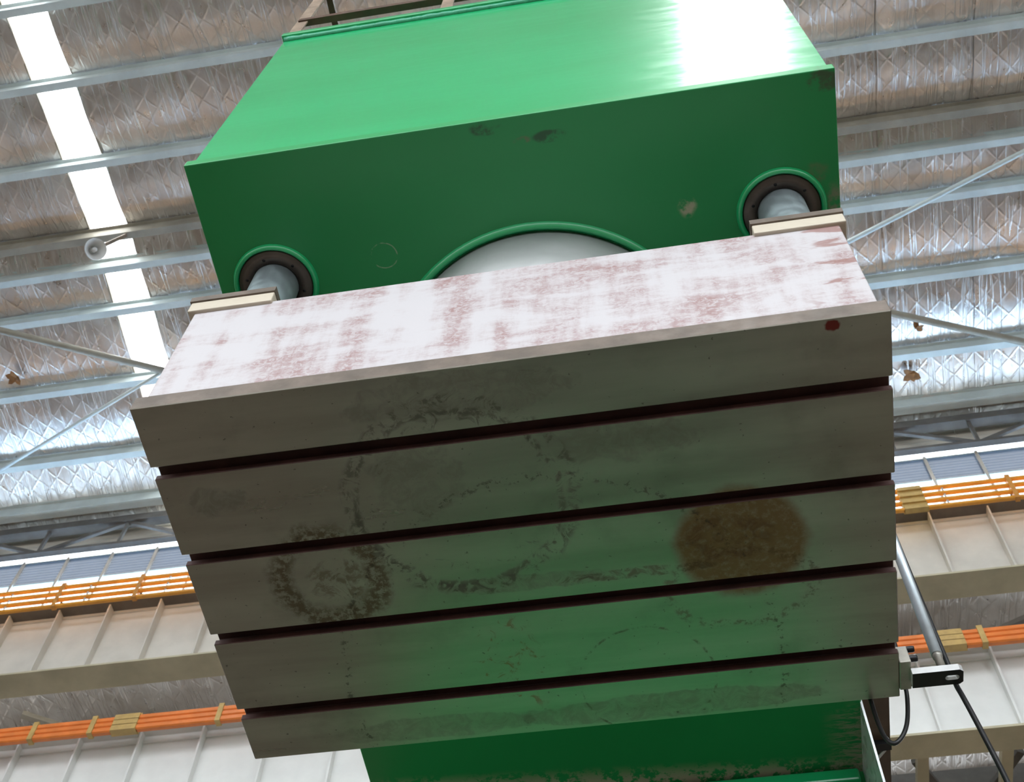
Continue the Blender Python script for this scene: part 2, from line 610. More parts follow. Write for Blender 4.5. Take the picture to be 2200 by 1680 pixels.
M_bead = simple('pale_green_weld_paint', (0.05, 0.36, 0.20), 0.32, 0, 0.12, 12, 0.3)

# ------------------------------------------------------------------ the hall
HR = 18.0                         # ridge above the eye
YR = hy(0.3560, HR)               # ridge line
SL = 0.085
YW = CY + 11.30                   # clerestory wall
YB = -13.0                        # open side behind the photographer
XL, XR = -20.0, 20.0


def roof_h(y):
    return HR - SL * abs(y - YR)


def roof_z(y):
    return CZ + roof_h(y)


floor = struct(obj('floor', box(XL - 1, XR + 1, YB, CY + 25, -0.15, 0.0), M_floor))

ceiling = bpy.data.objects.new('ceiling', None)
COL.objects.link(ceiling)
ceiling.location = (0, 0, CZ + HR)
struct(ceiling)

SKY = [(CX - 0.4548 * HR, CX - 0.4215 * HR), (1.45, 2.75)]
# purlin lines
PUR = {'A': 0.1575, 'B': 0.2190, 'C': 0.2885, 'D': 0.3535, 'E': 0.3815, 'F': 0.4225, 'G': 0.4910, 'H': 0.5605}
PURY = {k: hy(c, 17.72) for k, c in PUR.items()}
back = []
y = PURY['A'] - 1.2
while y > YB + 0.3:
    back.append(y)
    y -= 1.2
roof_lines = sorted([PURY[k] for k in 'ABCDFGH'] + back)


def sheet(x0, x1, y0, y1, fine, seed, lines):
    """foil sheet hanging a little between the purlins, wrinkled along its length"""
    bm = bmesh.new()
    nx = 14 if fine else 3
    step = 0.14 if fine else 0.6
    ny = max(2, int((y1 - y0) / step))
    g = []
    ls = [y0 - 1.2] + [l for l in lines] + [y1 + 1.2]
    for j in range(ny + 1):
        yy = y0 + (y1 - y0) * j / ny
        lo = max([l for l in ls if l <= yy + 1e-6])
        hi = min([l for l in ls if l > yy + 1e-6] or [yy + 1])
        s = (yy - lo) / max(hi - lo, 1e-3)
        sag = -0.06 * math.sin(math.pi * min(max(s, 0), 1)) ** 1.3
        row = []
        for i in range(nx + 1):
            xx = x0 + (x1 - x0) * i / nx
            wr = mnoise.noise(Vector((xx * 4.2, yy * 0.55, 1.7))) * 0.020
            wr += mnoise.noise(Vector((xx * 1.6, yy * 1.8, 4.0))) * 0.022
            edge = 0.012 if i == nx else 0.0
            row.append(bm.verts.new((xx, yy, roof_z(yy) + sag + (wr if fine else 0) + edge + 0.03)))
        g.append(row)
    for j in range(ny):
        for i in range(nx):
            bm.faces.new((g[j][i], g[j + 1][i], g[j + 1][i + 1], g[j][i + 1])).smooth = True
    return bm


segs = []
edges = [(XL, SKY[0][0]), (SKY[0][1], SKY[1][0]), (SKY[1][1], XR)]
for a, b in edges:
    n = max(1, round((b - a) / 1.35))
    for k in range(n):
        segs.append((a + (b - a) * k / n, a + (b - a) * (k + 1) / n))
for i, (a, b) in enumerate(segs):
    fine = -13 < a < 9.5
    obj('foil_sheet', sheet(a, b + 0.004, YB, 0.3, False, i * 1.7, roof_lines), M_foil, ceiling)
    obj('foil_sheet', sheet(a, b + 0.004, 0.3, YR, fine, i * 2.3, roof_lines), M_foil, ceiling)
    obj('foil_sheet', sheet(a, b + 0.004, YR, YW + 0.15, fine, i * 3.1, roof_lines), M_foil, ceiling)
for (a, b) in edges:
    bm = bmesh.new()
    for y0, y1 in ((YB, YR), (YR, YW + .15)):
        v = [bm.verts.new((xx, yy, roof_z(yy) + dz)) for dz in (.16, .19) for xx, yy in ((a, y0), (b, y0), (b, y1), (a, y1))]
        for q in ((3, 2, 1, 0), (4, 5, 6, 7), (0, 1, 5, 4), (1, 2, 6, 5), (2, 3, 7, 6), (3, 0, 4, 7)):
            bm.faces.new([v[i] for i in q])
    obj('roof_deck', bm, M_deck, ceiling)
for (a, b) in SKY:
    ls = [YB] + roof_lines + [YR, YW + 0.15]
    ls = sorted(ls)
    for y0, y1 in zip(ls, ls[1:]):
        if y1 - y0 < 0.2:
            continue
        bm = bmesh.new()
        ridges = 6 if b - a < 1 else 12
        for k in range(ridges):
            xa = a + (b - a) * k / ridges
            xb = a + (b - a) * (k + 1) / ridges
            xm = (xa + xb) / 2
            v = [bm.verts.new(p) for p in ((xa, y0, roof_z(y0) + .05), (xm, y0, roof_z(y0) + .075), (xb, y0, roof_z(y0) + .05),
                                           (xa, y1, roof_z(y1) + .05), (xm, y1, roof_z(y1) + .075), (xb, y1, roof_z(y1) + .05))]
            bm.faces.new((v[0], v[3], v[4], v[1]))
            bm.faces.new((v[1], v[4], v[5], v[2]))
        obj('skylight_panel', bm, M_sky, ceiling)
    for e in (a - 0.02, b):
        bm = bmesh.new()
        for y0, y1 in ((YB, YR), (YR, YW + .15)):
            v = [bm.verts.new(p) for p in ((e, y0, roof_z(y0) - .0), (e + .02, y0, roof_z(y0) - .0), (e + .02, y1, roof_z(y1)), (e, y1, roof_z(y1)),
                                           (e, y0, roof_z(y0) + .08), (e + .02, y0, roof_z(y0) + .08), (e + .02, y1, roof_z(y1) + .08), (e, y1, roof_z(y1) + .08))]
            for q in ((3, 2, 1, 0), (4, 5, 6, 7), (0, 1, 5, 4), (1, 2, 6, 5), (2, 3, 7, 6), (3, 0, 4, 7)):
                bm.faces.new([v[i] for i in q])
        obj('skylight_trim', bm, M_ridge, ceiling)


def purlin(y, mat, label, group, depth=0.18, fl=0.095, drop=0.0, name='roof_purlin'):
    """Z section: web towards the eye, bottom flange running on"""
    zt = roof_z(y) - 0.01 - drop
    zb = zt - depth
    t = 0.012
    prof = [(y - 0.06, zt), (y - 0.06, zt - t), (y - t, zt - t), (y - t, zb), (y + fl, zb), (y + fl, zb + 0.03), (y + fl - t, zb + 0.03),
            (y + fl - t, zb + t), (y, zb + t), (y, zt)]
    bm = bmesh.new()
    prism(bm, prof, XL + .1, XR - .1)
    o = obj(name, bm, mat)
    return tag(o, label, 'purlin', group)


for k, nth in (('C', 'first'), ('B', 'second'), ('A', 'third')):
    purlin(PURY[k], M_purlin, nth + ' blue-grey purlin from the tan ridge purlin, on the dull brownish foil side', 'purlins on the near roof slope')
for yb_ in back:
    purlin(yb_, M_purlin, 'blue-grey purlin of the foil roof out above the open yard side', 'purlins towards the open side')
purlin(PURY['D'], M_ridge, 'tan-grey ridge purlin without blue paint, beside the white horn loudspeaker', None, 0.24, 0.10)
purlin(PURY['E'], M_purlin, 'slim blue-grey purlin next to the tan-grey ridge purlin', None, 0.26, 0.09)
for k, nth in (('F', 'first'), ('G', 'second'), ('H', 'third')):
    purlin(PURY[k], M_purlin, nth + ' wide blue-grey purlin past the slim ridge purlin, on the bright foil side', 'purlins on the far roof slope')

# eave purlin and eave truss
tp = purlin(hy(.6275, 17.20), M_purlin, 'pale eave purlin where the foil roof meets the cream wall', None, 0.22, 0.14)
YT = CY + 11.05
truss = thing('eave_truss', 'dark grey steel truss with diagonals in front of the cream wall sheets', 'truss', (0, YT, CZ + 16.45))
obj('top_chord', box(XL + .1, XR - .1, YT - 0.06, YT + 0.10, CZ + 17.14, CZ + 17.30), M_darkst, truss)
obj('bottom_chord', box(XL + .1, XR - .1, YT - 0.05, YT + 0.05, CZ + 16.51, CZ + 16.57), M_darkst, truss)
nodes = [-9.819 - 1.372 * k for k in range(7, 0, -1)] + [-9.819, -8.447] + [-8.447 + 1.2381 * k for k in range(1, 12)] + [5.172 + 1.3 * k for k in range(1, 11)]
for i, x in enumerate(nodes):
    obj('vertical_strut', bar(bmesh.new(), (x, YT, CZ + 16.55), (x, YT, CZ + 17.2), 0.05, 0.05), M_darkst, truss)
for i in range(len(nodes) - 1):
    top_first = (i % 2 == 0) == (nodes.index(-8.447) % 2 == 0)
    za, zb = (CZ + 17.18, CZ + 16.56) if top_first else (CZ + 16.56, CZ + 17.18)
    obj('diagonal', bar(bmesh.new(), (nodes[i], YT + .01, za), (nodes[i + 1], YT + .01, zb), 0.05, 0.07), M_darkst, truss)

# clerestory wall: cream sheet with level ribs
wall_c = bpy.data.objects.new('wall_clerestory', None)
COL.objects.link(wall_c)
wall_c.location = (0, YW, CZ + 15.25)
struct(wall_c)
zlo, zhi = CZ + 16.88, CZ + 17.62
x = XL
while x < XR - 0.1:
    x2 = min(x + 2.5, XR)
    bm = bmesh.new()
    n = 6
    prof = []
    for k in range(n):
        z = zlo + (zhi - zlo) * k / n
        d = (zhi - zlo) / n
        prof += [(YW, z), (YW - 0.035, z + d * .35), (YW - 0.035, z + d * .75), (YW, z + d * .95)]
    prof += [(YW, zhi), (YW + 0.03, zhi), (YW + 0.03, zlo)]
    prism(bm, prof, x, x2 - 0.006)
    obj('wall_sheet', bm, M_wallc, wall_c)
    x = x2
win = bpy.data.objects.new('window_1', None)
COL.objects.link(win)
win.location = (0, YW, CZ + 15.25)
struct(win)
zA, zB, zC, zD = CZ + 15.25, CZ + 16.05, CZ + 16.63, CZ + 16.88
mul = [-9.382 + 0.7643 * k for k in range(-14, 39)]
mul = [m for m in mul if XL < m < XR]
for i, x in enumerate(mul):
    obj('mullion', box(x - .022, x + .022, YW - 0.05, YW + .03, zA, zC + .02), M_girder, win)
obj('window_rail', box(XL, XR, YW - .02, YW + .03, zC - .005, zC + .022), M_purlin, win)
obj('window_rail', box(XL, XR, YW - .02, YW + .03, zB - .012, zB + .012), M_purlin, win)
obj('window_sill', box(XL, XR, YW - .10, YW + .05, zA - .08, zA), M_purlin, win)
obj('window_head', box(XL, XR, YW - .04, YW + .03, zD - .02, zD + .02), M_darkst, win)
for i in range(len(mul) - 1):
    a, b = mul[i] + .022, mul[i + 1] - .022
    n = 16
    bm = bmesh.new()
    ps = []
    for k in range(n + 1):
        z = zB + .012 + (zC - zB - .017) * k / n
        ps.append((YW - 0.01 - (0.014 if k % 2 else 0), z))
    prev = None
    for (yy, z) in ps:
        cur = (bm.verts.new((a, yy, z)), bm.verts.new((b, yy, z)))
        if prev:
            bm.faces.new((prev[0], prev[1], cur[1], cur[0]))
        prev = cur
    obj('ribbed_pane', bm, M_louvre, win)
    obj('glass_pane', box(a, b, YW - .003, YW + .003, zA, zB - .012), M_clear, win)
for i in range(0, len(mul) - 1, 2):
    obj('glass_pane', box(mul[i], mul[min(i + 2, len(mul) - 1)] - .004, YW - .003, YW + .003, zC + .022, zD - .02), M_clear, win)


# ---- crane girders
def girder(name, label, D, hb, ht, wb, wt, stiff, mat, x0=XL, x1=XR, strip=False):
    yw = CY + D
    g = thing(name, label, 'girder', (0, yw, CZ + hb))
    obj('web', box(x0, x1, yw - .008, yw + .008, CZ + hb, CZ + ht), mat, g)
    obj('top_flange', box(x0, x1, yw - wt, yw + wt, CZ + ht, CZ + ht + .03), M_darkst if not strip else mat, g)  # upper girder: shade beneath the flange painted in as dark grey
    obj('bottom_flange', box(x0, x1, yw - wb, yw + wb, CZ + hb - .03, CZ + hb), M_flange, g)
    bm = bmesh.new()
    prism(bm, [(yw, CZ + hb), (yw - wb * .55, CZ + hb), (yw - wt * .8, CZ + ht), (yw, CZ + ht)], stiff[0] - .011, stiff[0] + .011)
    s0 = obj('stiffener', bm, mat, g)
    for s in stiff[1:]:
        c = dup(s0, dx=s - stiff[0])
    obj('cover_strip', box(x0, x1, yw - .03, yw - .008, CZ + ht - (.10 if strip else .05), CZ + ht), mat, g)
    obj('crane_rail', box(x0, x1, yw - .04, yw + .04, CZ + ht + .03, CZ + ht + .12), M_darkst, g)
    return g


st1 = [-6.758 + 0.7541 * k for k in range(-16, 34)]
st1 = [s for s in st1 if XL < s < XR]
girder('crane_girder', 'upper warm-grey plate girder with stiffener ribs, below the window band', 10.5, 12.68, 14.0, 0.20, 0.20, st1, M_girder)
st2 = [-5.192 - .76 * k for k in range(18, 0, -1)] + [-5.192 + .8069 * k for k in range(0, 11)] + [2.877 + .8 * k for k in range(1, 20)]
st2 = [s for s in st2 if XL < s < XR]
girder('crane_girder', 'lower pale-grey plate girder with stiffener ribs, under the orange conductor bars', 10.0, 9.64, 10.85, 0.165, 0.155, st2, M_girder2, strip=True)


# ---- conductor bars beside each girder
def conductors(label, D, zs, r, matb, clamps, wide, cmat, hangers, kmat, arm, zarm):
    yb = CY + D
    t = thing('conductor_rails', label, 'conductor rail', (0, yb, CZ + zs[0]))
    for z in zs:
        bm = bmesh.new()
        prism(bm, [(yb - r, CZ + z - r * .7), (yb - r * .5, CZ + z - r), (yb + r * .5, CZ + z - r), (yb + r, CZ + z - r * .7),
                   (yb + r, CZ + z + r * .7), (yb + r * .5, CZ + z + r), (yb - r * .5, CZ + z + r), (yb - r, CZ + z + r * .7)], XL + .2, XR - .2)
        obj('conductor_bar', bm, matb, t)
    for x in clamps:
        if any(abs(x - q) < 1e-3 for q in wide):
            cp = obj('joint_cover', box(x - .16, x + .16, yb - r * .6, yb + r + .02, CZ + zs[0] - r, CZ + zs[-1] + r + .03), cmat, t)
            for z in zs:
                obj('sleeve', box(x - .15, x + .15, yb - r - .016, yb + r, CZ + z - r - .008, CZ + z + r + .008), cmat, cp)
        else:
            obj('clamp', box(x - .03, x + .03, yb - r - .012, yb + r + .012, CZ + zs[0] - r - .012, CZ + zs[-1] + r + .03), kmat, t)
            obj('bracket_arm', box(x - .02, x + .02, yb + r, yb + arm, CZ + zarm, CZ + zarm + .03), M_darkst, t)
    for x in hangers:
        obj('spacer_rod', box(x - .012, x + .012, yb - .01, yb + .01, CZ + zs[0], CZ + zs[-1]), M_armside, t)


cl1 = [3.60 - 1.18 * k for k in range(20)] + [3.60 + 1.27 * k for k in range(1, 12)]
cl1 = [c for c in cl1 if XL + .5 < c < XR - .5]
hg1 = [c + .42 for c in cl1]
conductors('row of four yellow-orange conductor bars with daylight between, in front of the window band', 10.12, [13.80, 13.94, 14.08, 14.22], 0.027,
           M_yellow, cl1, [3.60], M_clamp, hg1, M_clampo, .178, 14.0)
cl2 = [3.214, 3.557, -4.892, -6.013, -6.415, -7.138, -8.6, -9.3, -3.5, -2.1, -.7, .7, 2.1, 5.0, 6.4, 7.8]
conductors('tight stack of bright orange conductor bars along the lower pale girder', 9.62, [10.62, 10.70, 10.78], 0.036, M_orange, cl2, [3.214, -6.013], M_clamp, [], M_clamp, .223, 10.85)

# ---- roof bracing
zb = CZ + 17.1


def brace(a, b, r, mat, label):
    bm = bmesh.new()
    tube(bm, [(a[0], a[1], zb), (b[0], b[1], zb)], r, 10)
    return tag(obj('roof_brace', bm, mat), label, 'brace')


brace((-12.4, 4.19), (-6.2, 7.02), 0.055, M_ridge, 'thick tan roof brace tube crossing the long skylight strip')
brace((-6.6, 6.50), (-11.2, 8.49), 0.030, M_purlin, 'slim pale brace rod from the skylight strip down to the eave')
brace((2.9, 6.29), (9.2, 3.71), 0.036, M_purlin, 'slim pale brace rod rising from behind the right guide-rod pad')
brace((2.9, 6.84), (9.2, 9.37), 0.055, M_ridge, 'thick tan brace tube beside the right end of the platen')

# ---- columns that carry the runways
for i, x in enumerate((-16.0, -1.2, 13.6)):
    c = thing('runway_column', ['brown-grey steel column under the runway, beyond the horn loudspeaker bay', 'brown-grey steel column under the runway, straight behind the press',
                                'brown-grey steel column under the runway, beyond the conductor bar bracket'][i], 'column', (x, CY + 10.9, 0))
    y0 = CY + 10.9
    obj('column_web', box(x - .008, x + .008, y0 - .22, y0 + .22, 0, CZ + 15.2), M_darkst, c)
    obj('column_flange', box(x - .2, x + .2, y0 - .24, y0 - .22, 0, CZ + 12.6), M_darkst, c)
    obj('column_flange', box(x - .2, x + .2, y0 + .22, y0 + .24, 0, CZ + 15.2), M_darkst, c)
    obj('bracket', box(x - .15, x + .15, CY + 9.8, y0 - .22, CZ + 9.3, CZ + 9.62), M_darkst, c)

# ---- next bay behind the runway: lower foil roof
roof2 = bpy.data.objects.new('ceiling_next_bay', None)
COL.objects.link(roof2)
roof2.location = (0, YW, CZ + 14.3)
struct(roof2)
D0, D1 = 11.42, 24.0


def sheet2(x0, x1, y0, y1, seed):
    bm = bmesh.new()
    nx, ny = 8, 50
    g = []
    for j in range(ny + 1):
        yy = y0 + (y1 - y0) * j / ny
        row = []
        for i in range(nx + 1):
            xx = x0 + (x1 - x0) * i / nx
            wr = mnoise.noise(Vector((xx * 3, yy * .8, 2.2))) * 0.03
            row.append(bm.verts.new((xx, yy, CZ + 14.25 + (yy - y0) * 0.02 + wr)))
        g.append(row)
    for j in range(ny):
        for i in range(nx):
            bm.faces.new((g[j][i], g[j + 1][i], g[j + 1][i + 1], g[j][i + 1])).smooth = True
    return bm


x = XL
k = 0
while x < XR - .1:
    obj('foil_sheet', sheet2(x, x + 1.335, CY + D0, CY + D1, k * 2.7), M_foil, roof2)
    x += 4.0 / 3
    k += 1
bm = box(XL, XR, CY + D0, CY + D1, CZ + 14.62, CZ + 14.66)
obj('roof_deck', bm, M_deck_bounce, roof2)  # unseen deck, invented blue to throw blue light up onto the foil roof
for d in (12.9, 14.4, 15.9, 17.4, 18.9, 20.4, 21.9, 23.4):
    bm = bmesh.new()
    yy = CY + d
    zt = CZ + 14.25 + (d - D0) * .02 - .03
    prism(bm, [(yy, zt), (yy, zt - .2), (yy + .12, zt - .2), (yy + .12, zt - .19), (yy + .012, zt - .19), (yy + .012, zt)], XL, XR)
    tag(obj('roof_purlin', bm, M_darkst), 'dark purlin under the lower foil roof of the next bay', 'purlin', 'purlins of the next bay')
for a, b, m, lab in (((-9.4, 12.05), (-7.6, 13.2), M_ridge, 'tan brace under the next bay foil, above the orange conductor bars'),
                     ((2.9, 13.2), (5.6, 11.95), M_darkst, 'dark slanting brace behind the steel sensor rod')):
    bm = bmesh.new()
    bar(bm, (a[0], CY + a[1], CZ + 13.85), (b[0], CY + b[1], CZ + 13.85), .10, .08)
    tag(obj('roof_brace', bm, m), lab, 'brace')
# lattice below the lower girder
XA, XB = XL + .02, XR - .02
lat = thing('tie_lattice', 'dark lattice of beams and tan struts beneath the lower girder', 'lattice', (0, CY + 11, CZ + 9.9))
obj('beam', box(XA, XB, CY + 11.16, CY + 11.3, CZ + 10.05, CZ + 10.35), M_darkst, lat)
obj('beam', box(XA, XB, CY + 11.75, CY + 11.95, CZ + 10.05, CZ + 10.40), M_darkst, lat)
for xx in (1.1, 2.25, 2.75, 3.62, 3.9, 5.2, 6.4, -6, -7.5, -9):
    obj('strut', box(xx - .06, xx + .06, CY + 10.2, CY + 12.1, CZ + 9.94, CZ + 10.04), M_flange, lat)
for s in (-1, 1):
    obj('diagonal', bar(bmesh.new(), (3.25, CY + 11.7, CZ + 10.1), (3.25 + .55 * s, CY + 10.7, CZ + 10.1), .09, .06), M_darkst, lat)

# ---- side, end and far walls
far = struct(obj('wall_far', box(XL, XR, CY + D1, CY + D1 + .1, 0, CZ + 10.2), M_wall))
struct(obj('wall_left', box(XL - .1, XL, YB, CY + D1, 0, CZ + 18.2), M_wall))
struct(obj('wall_right', box(XR, XR + .1, YB, CY + D1, 0, CZ + 18.2), M_wall))
struct(obj('wall_back', box(XL, XR, YB - .1, YB, CZ + 14.2, CZ + 16.6), M_wall))
struct(obj('floor_yard', box(-70, 70, YB - 70, YB, -.25, -.02), M_yard))

# ------------------------------------------------------------------ horn loudspeaker under the ridge purlin
hc = Vector((-7.15, 4.37, CZ + 16.6))
ax = (Vector((CX, CY, CZ)) - hc).normalized()
ax = (ax + Vector((0.30, -.05, 0.12))).normalized()
horn = thing('horn_loudspeaker', 'white round horn loudspeaker hanging under the ridge purlin by the skylight', 'loudspeaker', hc)
bm = bmesh.new()
lathe(bm, [(.155, .02), (.158, .0), (.150, .0), (.125, -.03), (.085, -.09), (.055, -.15), (.045, -.19), (.052, -.19), (.064, -.15), (.094, -.09),
           (.135, -.03), (.155, .02)], hc, ax, 40)
obj('bell', bm, M_horn, horn)
bm = bmesh.new()
lathe(bm, [(0, .005), (.022, .0), (.034, -.03), (.036, -.08), (.02, -.13)], hc, ax, 24)
obj('centre_plug', bm, M_horn, horn)
bm = bmesh.new()
lathe(bm, [(0, -.32), (.06, -.32), (.068, -.30), (.068, -.21), (.05, -.185), (0, -.185)], hc, ax, 28)
obj('driver', bm, M_horn, horn)
top = Vector((hc.x + .02, PURY['D'] + .03, roof_z(PURY['D']) - .26))
dv = hc - ax * .24
obj('bracket', bar(bmesh.new(), dv, top, .03, .05), M_angle, horn)

# dry leaves caught by the foil edge at purlins
for (x, yv, s, lab) in ((-9.65, 6.70, .16, 'brown dry debris caught on a purlin left of the skylight strip'), (4.40, 8.60, .18, 'brown dry debris on the foil beside the eave'),
                        (4.50, 7.83, .12, 'small brown dry debris on the purlin beside the platen')):
    bm = bmesh.new()
    r = random.Random(int(x * 100))
    for k in range(5):
        a = r.random() * 6.28
        c = Vector((x + math.cos(a) * s * .3, yv + math.sin(a) * s * .3, roof_z(yv) - .17 - r.random() * .05))
        u = Vector((math.cos(a), math.sin(a), r.uniform(-.3, .3))) * s * .6
        w = Vector((-math.sin(a), math.cos(a), r.uniform(-.6, .6))) * s * .3
        v = [bm.verts.new(c + p) for p in (-u, -u * .2 + w, u * .6 + w * .7, u, u * .5 - w * .8, -u * .3 - w)]
        f = bm.faces.new(v)
        e = bmesh.ops.extrude_face_region(bm, geom=[f])
        bmesh.ops.translate(bm, verts=[q for q in e['geom'] if isinstance(q, bmesh.types.BMVert)], vec=(0, 0, .015))
    tag(obj('dry_debris', bm, M_dry), lab, 'debris')

# ------------------------------------------------------------------ the press frame
HX0, HX1, HY, HZ, HT = kx(-1.0107), kx(1.1114), ky(-0.4579), kz(0.7944), kz(2.4685)
YC = ky(2.58)                           # throat plate
YS = ky(2.20)                           # front edge of the side cover
frame = thing('hydraulic_press', 'green painted C-frame press head and column seen from underneath', 'press', (0.05, 1.07, 0))
# underside plate: object origin offset is handled in the scuff material (frame sits at x=.05)
bp_ = obj('bottom_plate', box(HX0, HX1, HY, YC + .7, HZ, HZ + .05), M_green_under, None, press=True)
COLW = Vector((0.0, 1.07, Z0))
# re-seat the plate's origin at press x=0, y=1.07, platen level
me = bp_.data
off = Vector(bp_.location) - COLW
for v in me.vertices:
    v.co += off
bp_.parent = frame
bp_.location = COLW - Vector(frame.location)
bevel_mod(bp_, .004)
FX0, FX1, FY = HX0 + .018, HX1 - .012, HY + .016
o = obj('front_plate', box(FX0, FX1, FY, FY + .06, HZ + .05, HT), M_green, frame, press=True)
obj('side_plate', box(FX0, FX0 + .05, FY + .06, YC + .7, HZ + .05, HT), M_green, frame, press=True)
obj('side_plate', box(FX1 - .05, FX1, FY + .06, YC + .7, HZ + .05, HT), M_green, frame, press=True)
obj('back_plate', box(FX0, FX1, YC + .7, YC + .75, HZ, HT), M_green, frame, press=True)
o = obj('top_plate', box(FX0 - .012, FX1 + .012, FY - .028, YC + .76, HT, HT + .045), M_green, frame, press=True)
bevel_mod(o, .006)


def weld(a, b, r, seed, mat, parent):
    n = 90
    pts = []
    rr = []
    for k in range(n + 1):
        t = k / n
        p = Vector(a).lerp(Vector(b), t)
        rr.append(r * (0.85 + .35 * abs(mnoise.noise(Vector((t * 60, seed, 0))))))
        pts.append(p)
    bm = bmesh.new()
    tube(bm, pts, rr, 8)
    return obj('weld_bead', bm, mat, parent, press=True)


weld((FX0, FY - .002, HT - .004), (FX1, FY - .002, HT - .004), .018, 1., M_bead, frame)
weld((FX0, FY - .001, HZ + .052), (FX1, FY - .001, HZ + .052), .009, 2., M_bead, frame)

# C-frame cheeks, throat plate, bed
for x0, x1 in ((HX0, HX0 + .05), (HX1 - .03, HX1 - .002)):
    obj('cheek_plate', box(x0, x1, YC + .02, YC + .7, -3.05, HZ), M_green_throat, frame, press=True)
obj('side_cover', box(HX1 - .006, HX1 + .004, YS, YC + .02, -2.9, HZ + .06), M_galv, frame, press=True)
obj('throat_plate', box(HX0 + .05, HX1 - .03, YC + .03, YC + .08, -3.05, HZ), M_green_throat, frame, press=True)
o = obj('throat_ledge', box(HX0 + .05, HX1 - .03, YC - .03, YC + .05, HZ - .09, HZ - .02), M_green, frame, press=True)
bevel_mod(o, .01)
o = obj('bed_body', box(HX0, HX1, .1, YC + .7, -Z0, -3.05), M_green, frame, press=True)
o = obj('bed_table', box(HX0 - .05, HX1 + .05, .0, YC - .1, -3.05, -2.9), M_bed, frame, press=True)

RODS = ((kx(-0.812), ky(0.004)), (kx(0.920), ky(-0.008)))
for (rx, ry) in RODS:
    bm = bmesh.new()
    lathe(bm, [(.141, 0.0), (.143, -.012), (.148, -.018), (.155, -.018), (.161, -.010), (.164, .0)], (rx, ry, HZ), (0, 0, 1), 56)
    obj('boss_lip', bm, M_green, frame, press=True)
    bm = bmesh.new()
    lathe(bm, [(.090, .0), (.090, -.016), (.124, -.016), (.126, -.012), (.137, -.012), (.140, -.006), (.141, .0)], (rx, ry, HZ), (0, 0, 1), 56)
    gl = obj('gland_ring', bm, M_gland, frame, press=True)
    for k in range(6):
        a = math.radians(20 + 60 * k)
        bm = bmesh.new()
        lathe(bm, [(0, -.017), (.006, -.017), (.007, -.012)], (rx + .109 * math.cos(a), ry + .109 * math.sin(a), HZ), (0, 0, 1), 10)
        obj('screw', bm, M_bolt, gl, press=True)
RAMC, RAMR = (kx(0.075), ky(0.479)), 0.535 * KH
bm = bmesh.new()
lathe(bm, [(RAMR + .005, .01), (RAMR + .008, -.012), (RAMR + .016, -.020), (RAMR + .026, -.018), (RAMR + .034, -.008), (RAMR + .038, 0)], (RAMC[0], RAMC[1], HZ), (0, 0, 1), 96)
obj('boss_lip', bm, M_green, frame, press=True)

# ------------------------------------------------------------------ the moving ram with its platen
ram = thing('press_ram', 'slotted steel platen with white primed body hanging on ram and guide rods', 'press ram', (0, 0.7, Z0))
W, DP, TP = 1.1, 1.4254, 0.068
SL_ = [(0.209, 0.251), (0.539, 0.578), (0.864, 0.905), (1.193, 1.237)]
prof = [(0, 0)]
for a, b in SL_:
    e = 0.022
    prof += [(a, 0), (a, .024), (a - e, .024), (a - e, .050), (b + e, .050), (b + e, .024), (b, .024), (b, 0)]
prof += [(DP, 0), (DP, TP), (0, TP)]
bm = bmesh.new()
prism(bm, prof, -W, W)
for f in bm.faces:
    n_ = f.normal
    c = f.calc_center_median()
    if abs(n_.x) > .9:
        f.material_index = 1
    elif c.z > 0.001 and c.z < TP - .001 and 0.01 < c.y < DP - .01:
        f.material_index = 2
    elif n_.z < -.9 and c.z < .001:
        f.material_index = 0
    else:
        f.material_index = 1
pl = obj('platen_plate', bm, [M_platen, M_edge, M_slot], ram, press=True)
bevel_mod(pl, .0025, 1)
BX0, BX1, BT = -1.066, 1.078, 0.652
o = obj('platen_body', box(BX0, BX1, .003, DP - .003, TP, BT), M_white, ram, press=True)
bevel_mod(o, .005)
for (x0, x1) in ((-1.088, -0.795), (0.808, 1.100)):
    for (y0, y1) in ((-.010, .26), (DP - .26, DP + .004)):
        p = obj('corner_pad', box(x0, x1, y0, y1, BT - .02, BT + .045), M_cream, ram, press=True)
        bevel_mod(p, .004)
        q = obj('pad_shim', box(x0 - .004, x1 + .002, y0 - .006, y1, BT + .043, BT + .075), M_edge, p, press=True)
for (rx, ry) in RODS:
    bm = bmesh.new()
    lathe(bm, [(0, BT), (.088, BT), (.088, HZ + .001), (0, HZ + .001)], (rx, ry + .0, 0), (0, 0, 1), 48)
    # the rods end on pads set on the platen's top
    obj('guide_rod', bm, M_rod, ram, press=True)
bm = bmesh.new()
lathe(bm, [(0, BT - .01), (RAMR, BT - .01), (RAMR, HZ + .001), (0, HZ + .001)], (RAMC[0], RAMC[1], 0), (0, 0, 1), 96)
obj('ram_plunger', bm, M_ram, ram, press=True)

# ------------------------------------------------------------------ switch bracket at the platen's right rear
br = thing('switch_bracket', 'steel block with black slotted arm bolted to the end of the platen', 'bracket', (1.118, 1.33, Z0 - .02))
o = obj('mounting_block', box(1.1, 1.137, 1.272, 1.392, -.006, .070), M_block, br, press=True)
bevel_mod(o, .003)
for (yy, zz) in ((1.285, .02), (1.285, .065), (1.352, .012), (1.380, .010)):
    bm = bmesh.new()
    lathe(bm, [(0, .026), (.010, .026), (.011, .02), (.011, 0)], (1.136, yy, zz), (1, 0, 0), 16)
    obj('cap_screw', bm, M_bolt, br, press=True)
